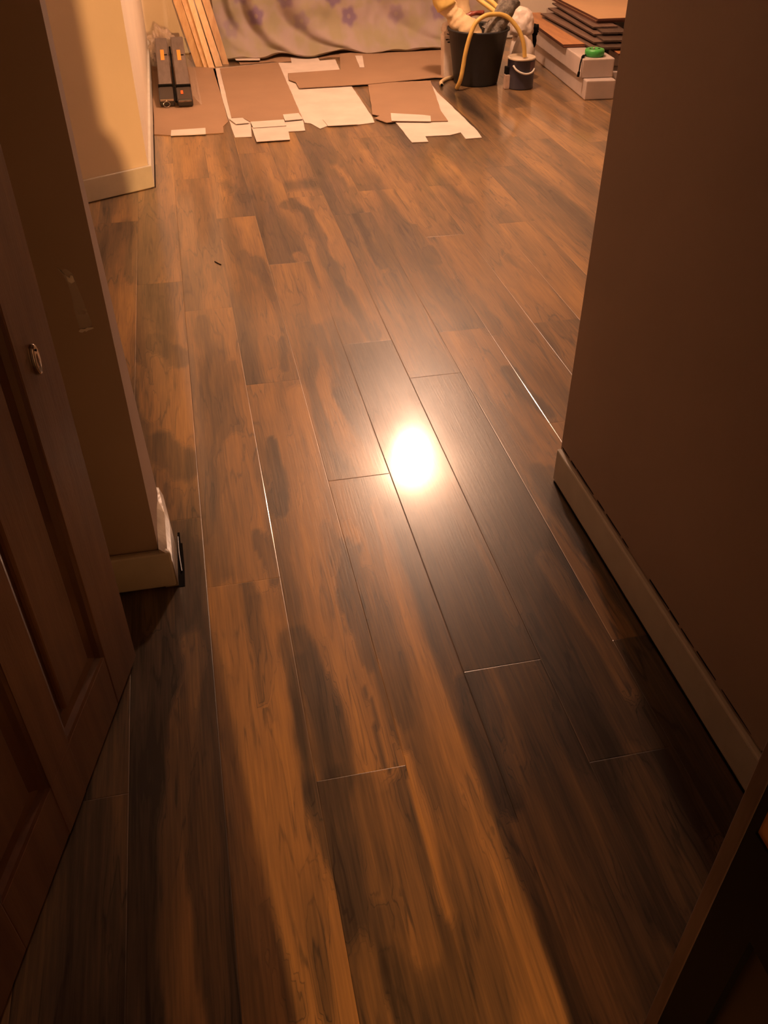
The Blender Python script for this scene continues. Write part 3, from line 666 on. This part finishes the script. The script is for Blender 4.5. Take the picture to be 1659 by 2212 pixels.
bm = bmesh.new(); tube(bm, [(1.598, 5.718, .405), (1.56, 5.735, .49), (1.528, 5.748, .64)], lambda q: .060, n=20, wob=.12, k=6, seed=3); obj('yellow_jacket', bm, M['foamy'], o, smooth=True)['label'] = 'yellow outer wrap'
bm = bmesh.new(); tube(bm, [(1.76, 5.78, .22), (1.735, 5.83, .33), (1.72, 5.85, .45), (1.71, 5.86, .60)], lambda q: .046, n=16, wob=.2, k=6)
tag(obj('foam_roll', bm, M['cream'], smooth=True), 'upright pale foam roll standing behind the yellow-ended sleeve', 'foam tube')
bm = bmesh.new(); tube(bm, [(1.80, 5.55, .20), (1.845, 5.56, .295), (1.90, 5.58, .37), (1.965, 5.60, .455)], lambda q: .047 + .006 * q, n=20, wob=.18, k=8)
tag(obj('pipe_lagging', bm, M['lag'], smooth=True), 'rough grey pipe lagging leaning out of the middle of the bucket', 'pipe insulation')
bm = bmesh.new(); tube(bm, [(1.618, 5.50, .010), (1.630, 5.475, .06), (1.642, 5.475, .12), (1.656, 5.478, .21), (1.680, 5.482, .296), (1.712, 5.49, .357), (1.765, 5.50, .388), (1.82, 5.52, .392), (1.88, 5.53, .386), (1.93, 5.52, .362), (1.985, 5.50, .300), (2.015, 5.49, .23), (2.028, 5.49, .165)], .0125, n=14, k=8)
tag(obj('hose', bm, M['hose'], smooth=True), 'yellow hose arching from the floor over the bucket into the paint tin', 'hose')
bm = bmesh.new(); pp = [(1.549, 5.590, .012), (1.556, 5.640, .012), (1.582, 5.690, .012), (1.625, 5.742, .012), (1.670, 5.775, .012), (1.72, 5.83, .012)]
tube(bm, pp, .0115, n=14, k=8); o = tag(obj('hose', bm, M['cream'], smooth=True), 'short pale hose end lying on the floor left of the bucket', 'hose')
bm = bmesh.new(); tube(bm, [(1.5485, 5.5885, .012), (1.5483, 5.5865, .012)], .009, n=12, k=1); obj('open_bore', bm, M['hole'], o)
for k_, (dx, dz) in enumerate(((0, 0), (.028, .022))):
    bm = bmesh.new(); tube(bm, [(1.76 + dx, 5.74, .47 + dz), (1.80 + dx, 5.72, .435 + dz), (1.86 + dx, 5.66, .395 + dz * .6), (1.92, 5.60, .345)], .013, n=12, k=6)
    tag(obj('pipe_offcut', bm, M['foamy'], smooth=True), ('lower' if k_ == 0 else 'upper') + ' of two yellow pipe lengths behind the grey lagging', 'pipe', 'yellow pipe lengths in the bucket')
bm = bmesh.new()
tube(bm, [(1.70, 5.70, .35), (1.73, 5.69, .365), (1.77, 5.69, .375), (1.82, 5.69, .372)], .013, n=10, wob=.4); o = tag(obj('cable_bundle', bm, M['red'], smooth=True), 'red-brown bundle with a black end in the bucket', 'cable')
bm = bmesh.new(); blob(bm, (1.690, 5.69, .352), (.014, .014, .018), .2, 2, 1, 2); obj('black_end', bm, M['hole'], o)
bm = bmesh.new(); blob(bm, (1.885, 5.70, .292), (.05, .06, .035), .4, 2.5, 8, 4)
tag(obj('crumpled_rag', bm, M['lag'], smooth=True), 'crumpled grey rag inside the bucket at its right rim', 'rag')
# white paper roll left of bucket
t = thing('paper_roll', 'tall white folded paper bag standing between the cloth and the bucket', 'paper bag', (1.66, 5.80, 0))
bm = bmesh.new(); vs = box(bm, (1.610, 5.765, .002), (1.695, 5.84, .25)); 
for v in vs[4:]: v.co.x -= .012
obj('sack', bm, M['bag'], t, bevel=.006)
bm = bmesh.new(); blob(bm, (1.635, 5.80, .275), (.038, .036, .040), .3, 2.5, 4, 4); obj('crumpled_top', bm, M['bag'], t, smooth=True)
bm = bmesh.new()
for x, z, wd in ((1.612, .222, .018), (1.634, .221, .014), (1.652, .219, .016), (1.624, .208, .02), (1.650, .206, .014)): box(bm, (x, 5.763, z), (x + wd, 5.7645, z + .006))
obj('printed_lines', bm, M['hole'], t)
# paint tin
pc = (2.008, 5.485, 0)
t = thing('paint_tin', 'navy paint tin with a white handle and cream lid rim right of the bucket', 'paint tin', pc)
bm = bmesh.new(); lathe(bm, pc, [(.080, .001), (.083, .004), (.081, .008), (.081, .158), (.083, .162)], n=40, cap0=True); obj('body', bm, M['navy'], t, smooth=True)
bm = bmesh.new(); lathe(bm, pc, [(.083, .160), (.085, .166), (.080, .171), (.074, .170), (.072, .160), (.05, .157), (.001, .157)], n=40, cap0=False); obj('lid', bm, M['tinlid'], t, smooth=True)
bm = bmesh.new()
def band(bm, a0, a1, z0, z1, r):
    g = []
    for i in range(13):
        a = a0 + (a1 - a0) * i / 12; g.append((bm.verts.new((pc[0] + r * math.cos(a), pc[1] + r * math.sin(a), z0)), bm.verts.new((pc[0] + r * math.cos(a), pc[1] + r * math.sin(a), z1))))
    for a, b in zip(g, g[1:]): bm.faces.new((a[0], b[0], b[1], a[1]))
band(bm, -1.2, -.1, .085, .152, .0818); obj('label', bm, M['plum'], t)
bm = bmesh.new(); hp = []
for i in range(9):
    a = math.radians(-142 + 100 * i / 8); sag = math.sin(i / 8 * PI) ** .8; hp.append((pc[0] + (.086 + .006 * sag) * math.cos(a), pc[1] + (.086 + .006 * sag) * math.sin(a), .133 - .030 * sag - .02 * i / 8))
tube(bm, hp, .0055, n=8, k=4); obj('handle', bm, M['skirt'], t, smooth=True)
# small carton between
t = thing('small_carton', 'small cream carton with a dark lid squeezed between bucket and paint tin', 'carton', (1.93, 5.47, 0))
bm = bmesh.new(); box(bm, (1.905, 5.455, .001), (1.938, 5.49, .078)); obj('carton_body', bm, mat('dingy_cream', (.62, .45, .34, 1), .5, noise_amt=.3, nscale=30), t, bevel=.002)
bm = bmesh.new(); box(bm, (1.909, 5.464, .078), (1.936, 5.50, .12)); obj('dark_lid', bm, M['hole'], t, bevel=.003)
# bags
bm = bmesh.new(); blob(bm, (2.085, 5.68, .115), (.070, .06, .125), .14, 1.3, 2, 4)
tag(obj('plastic_bag', bm, M['bag'], smooth=True), 'upright white plastic bag directly behind the paint tin', 'bag')
bm = bmesh.new(); blob(bm, (2.120, 5.84, .28), (.074, .06, .085), .26, 1.5, 6, 4); blob(bm, (2.14, 5.86, .12), (.075, .07, .13), .2, 1.2, 7, 4)
tag(obj('plastic_bag', bm, M['bag'], smooth=True), 'crumpled pinkish-white bag between the grey lagging and the flooring packs', 'bag')
bm = bmesh.new(); blob(bm, (2.215, 5.88, .235), (.030, .03, .035), .4, 2.0, 4, 3); blob(bm, (2.205, 5.84, .18), (.02, .02, .035), .3, 2, 5, 3)
tag(obj('dark_glove', bm, M['hole'], smooth=True), 'small black rag beside the white bag at the end of the orange boards', 'rag')

# ================================================================ FLOORING PACKS AND LOOSE BOARDS
def pack(name, x, y, z, wd, ln, h, ang, m, label, group=None, bevel=.006):
    bm = bmesh.new(); box(bm, (x, y, z), (x + wd, y + ln, z + h), rot=ang, piv=(x, y, z))
    o = obj(name, bm, m, bevel=bevel)
    return tag(o, label, 'flooring pack' if 'pack' in name else 'board', group)
pack('flooring_pack', 2.274, 5.106, .001, .175, 1.40, .103, math.radians(-4.5), M['pack'], 'white wrapped flooring pack lying on the floor at the bottom of the pile', 'flooring packs')
pack('flooring_pack', 2.262, 5.165, .105, .19, 1.40, .100, math.radians(-4), M['pack'], 'white wrapped flooring pack with the green reel on top', 'flooring packs')
pack('flooring_pack', 2.50, 5.30, .001, .18, 1.40, .100, math.radians(-5), M['pack'], 'white flooring pack on the floor farther right behind the wall edge', 'flooring packs')
pack('flooring_pack', 2.53, 5.42, .102, .18, 1.40, .100, math.radians(-5), M['pack'], 'white flooring pack under the fanned dark boards', 'flooring packs')
def board(x, y, z, wd, ln, th, ang, top, label, tilt=0, grp='loose floorboards on the packs', edge='edge', roll=0):
    t = bpy.data.objects.new('laminate_board', None); COL.objects.link(t); tag(t, label, 'board', grp); t.location = (x, y, z)
    bm = bmesh.new(); box(bm, (0, 0, 0), (wd, ln, th - .0015)); c_ = obj('core', bm, M[edge]); 
    bm = bmesh.new(); box(bm, (.0005, .0005, th - .0015), (wd - .0005, ln - .0005, th)); f_ = obj('face', bm, M[top])
    for q in (c_, f_): q.parent = t
    t.rotation_euler = (tilt, roll, ang); return t
board(2.262, 5.475, .206, .150, 1.05, .009, math.radians(-4.5), 'oak', 'lower orange-brown board at the left edge of the pile')
board(2.258, 5.478, .2155, .150, 1.05, .009, math.radians(-4.8), 'oak', 'upper orange-brown board at the left edge of the pile')
board(2.50, 5.22, .205, .16, 1.2, .009, math.radians(-6), 'oak', 'orange-brown board beside the green reel under the dark fan of boards')
dk = [(2.385, 5.32, .216, -2.5, 'under'), (2.425, 5.30, .226, -7.0, 'under_dark'), (2.420, 5.40, .236, -1.0, 'under'), (2.47, 5.38, .246, -6.5, 'under_dark'), (2.465, 5.52, .256, -3, 'under'), (2.51, 5.50, .266, -8, 'under_dark'), (2.50, 5.62, .276, -4, 'under')]
nm = ['lowest dark board of the fanned heap', 'second dark board from the bottom of the fanned heap', 'third dark board from the bottom of the fanned heap', 'middle dark board of the fanned heap', 'third dark board from the top of the fanned heap', 'second dark board from the top of the fanned heap', 'topmost dark board of the fanned heap']
for (x, y, z, a, mm), l in zip(dk, nm): board(x, y, z, .155, 1.0 - (x - 2.39) * 1.2, .009, math.radians(a), mm, l, edge='under_dark', grp='dark boards fanned out upside down')
# far stack with pale tops
pack('flooring_pack', 2.93, 5.80, .001, .40, 1.0, .284, math.radians(-3), M['pack'], 'large white pack at the back right carrying the pale boards', 'flooring packs')
for i, (dz, mt_) in enumerate(((.286, 'pale'), (.301, 'pale'))):
    board(2.56, 5.72 - .02 * i, dz, .70, 1.0, .013, math.radians(-2), mt_, ('lower' if i == 0 else 'upper') + ' pale board on the back right pack', grp='pale boards at the back right')
# green reel with black strap
rc_ = (2.357, 5.235, .206)
t = thing('tape_reel', 'round green plastic reel on the white flooring pack', 'reel', rc_)
bm = bmesh.new(); lathe(bm, rc_, [(.050, 0), (.055, .004), (.056, .028), (.052, .036), (.046, .038), (.020, .037), (.018, .030), (.001, .030)], n=36); obj('case', bm, M['green'], t, smooth=True)
for dx, dy in ((-.028, .005), (.022, -.006)):
    bm = bmesh.new(); lathe(bm, (rc_[0] + dx, rc_[1] + dy, rc_[2] + .0365), [(.007, 0), (.006, .0025)], n=12, cap1=True); obj('moulded_recess', bm, M['hole'], t)
bm = bmesh.new(); lathe(bm, (rc_[0] - .002, rc_[1] + .012, rc_[2] + .037), [(.008, 0), (.006, .003)], n=12, cap1=True); obj('silver_hub', bm, M['chrome'], t)
bm = bmesh.new(); tube(bm, [(2.303, 5.23, .214), (2.285, 5.215, .213), (2.265, 5.19, .208), (2.250, 5.17, .185), (2.246, 5.165, .15), (2.243, 5.165, .115)], lambda q: .004 + .004 * (1 if .2 < q < .38 or q > .85 else 0), n=8, k=6)
obj('wrist_strap', bm, M['hole'], t)
# scrap of paper by the glazed door
bm = bmesh.new(); prism(bm, [(.428, .398), (.446, .412), (.462, .424), (.470, .400), (.45, .380)], .0008, .002)
tag(obj('paper_scrap', bm, M['white_card']), 'tiny white paper scrap on the floor at the foot of the dark glazed door', 'paper')
# thin dark splinter on the floor
bm = bmesh.new(); tube(bm, [(.034, 3.215, .002), (.048, 3.19, .002), (.056, 3.18, .002)], .0016, n=5, k=2)
tag(obj('wood_splinter', bm, M['hole']), 'tiny dark splinter lying on the floor in the open room', 'splinter')
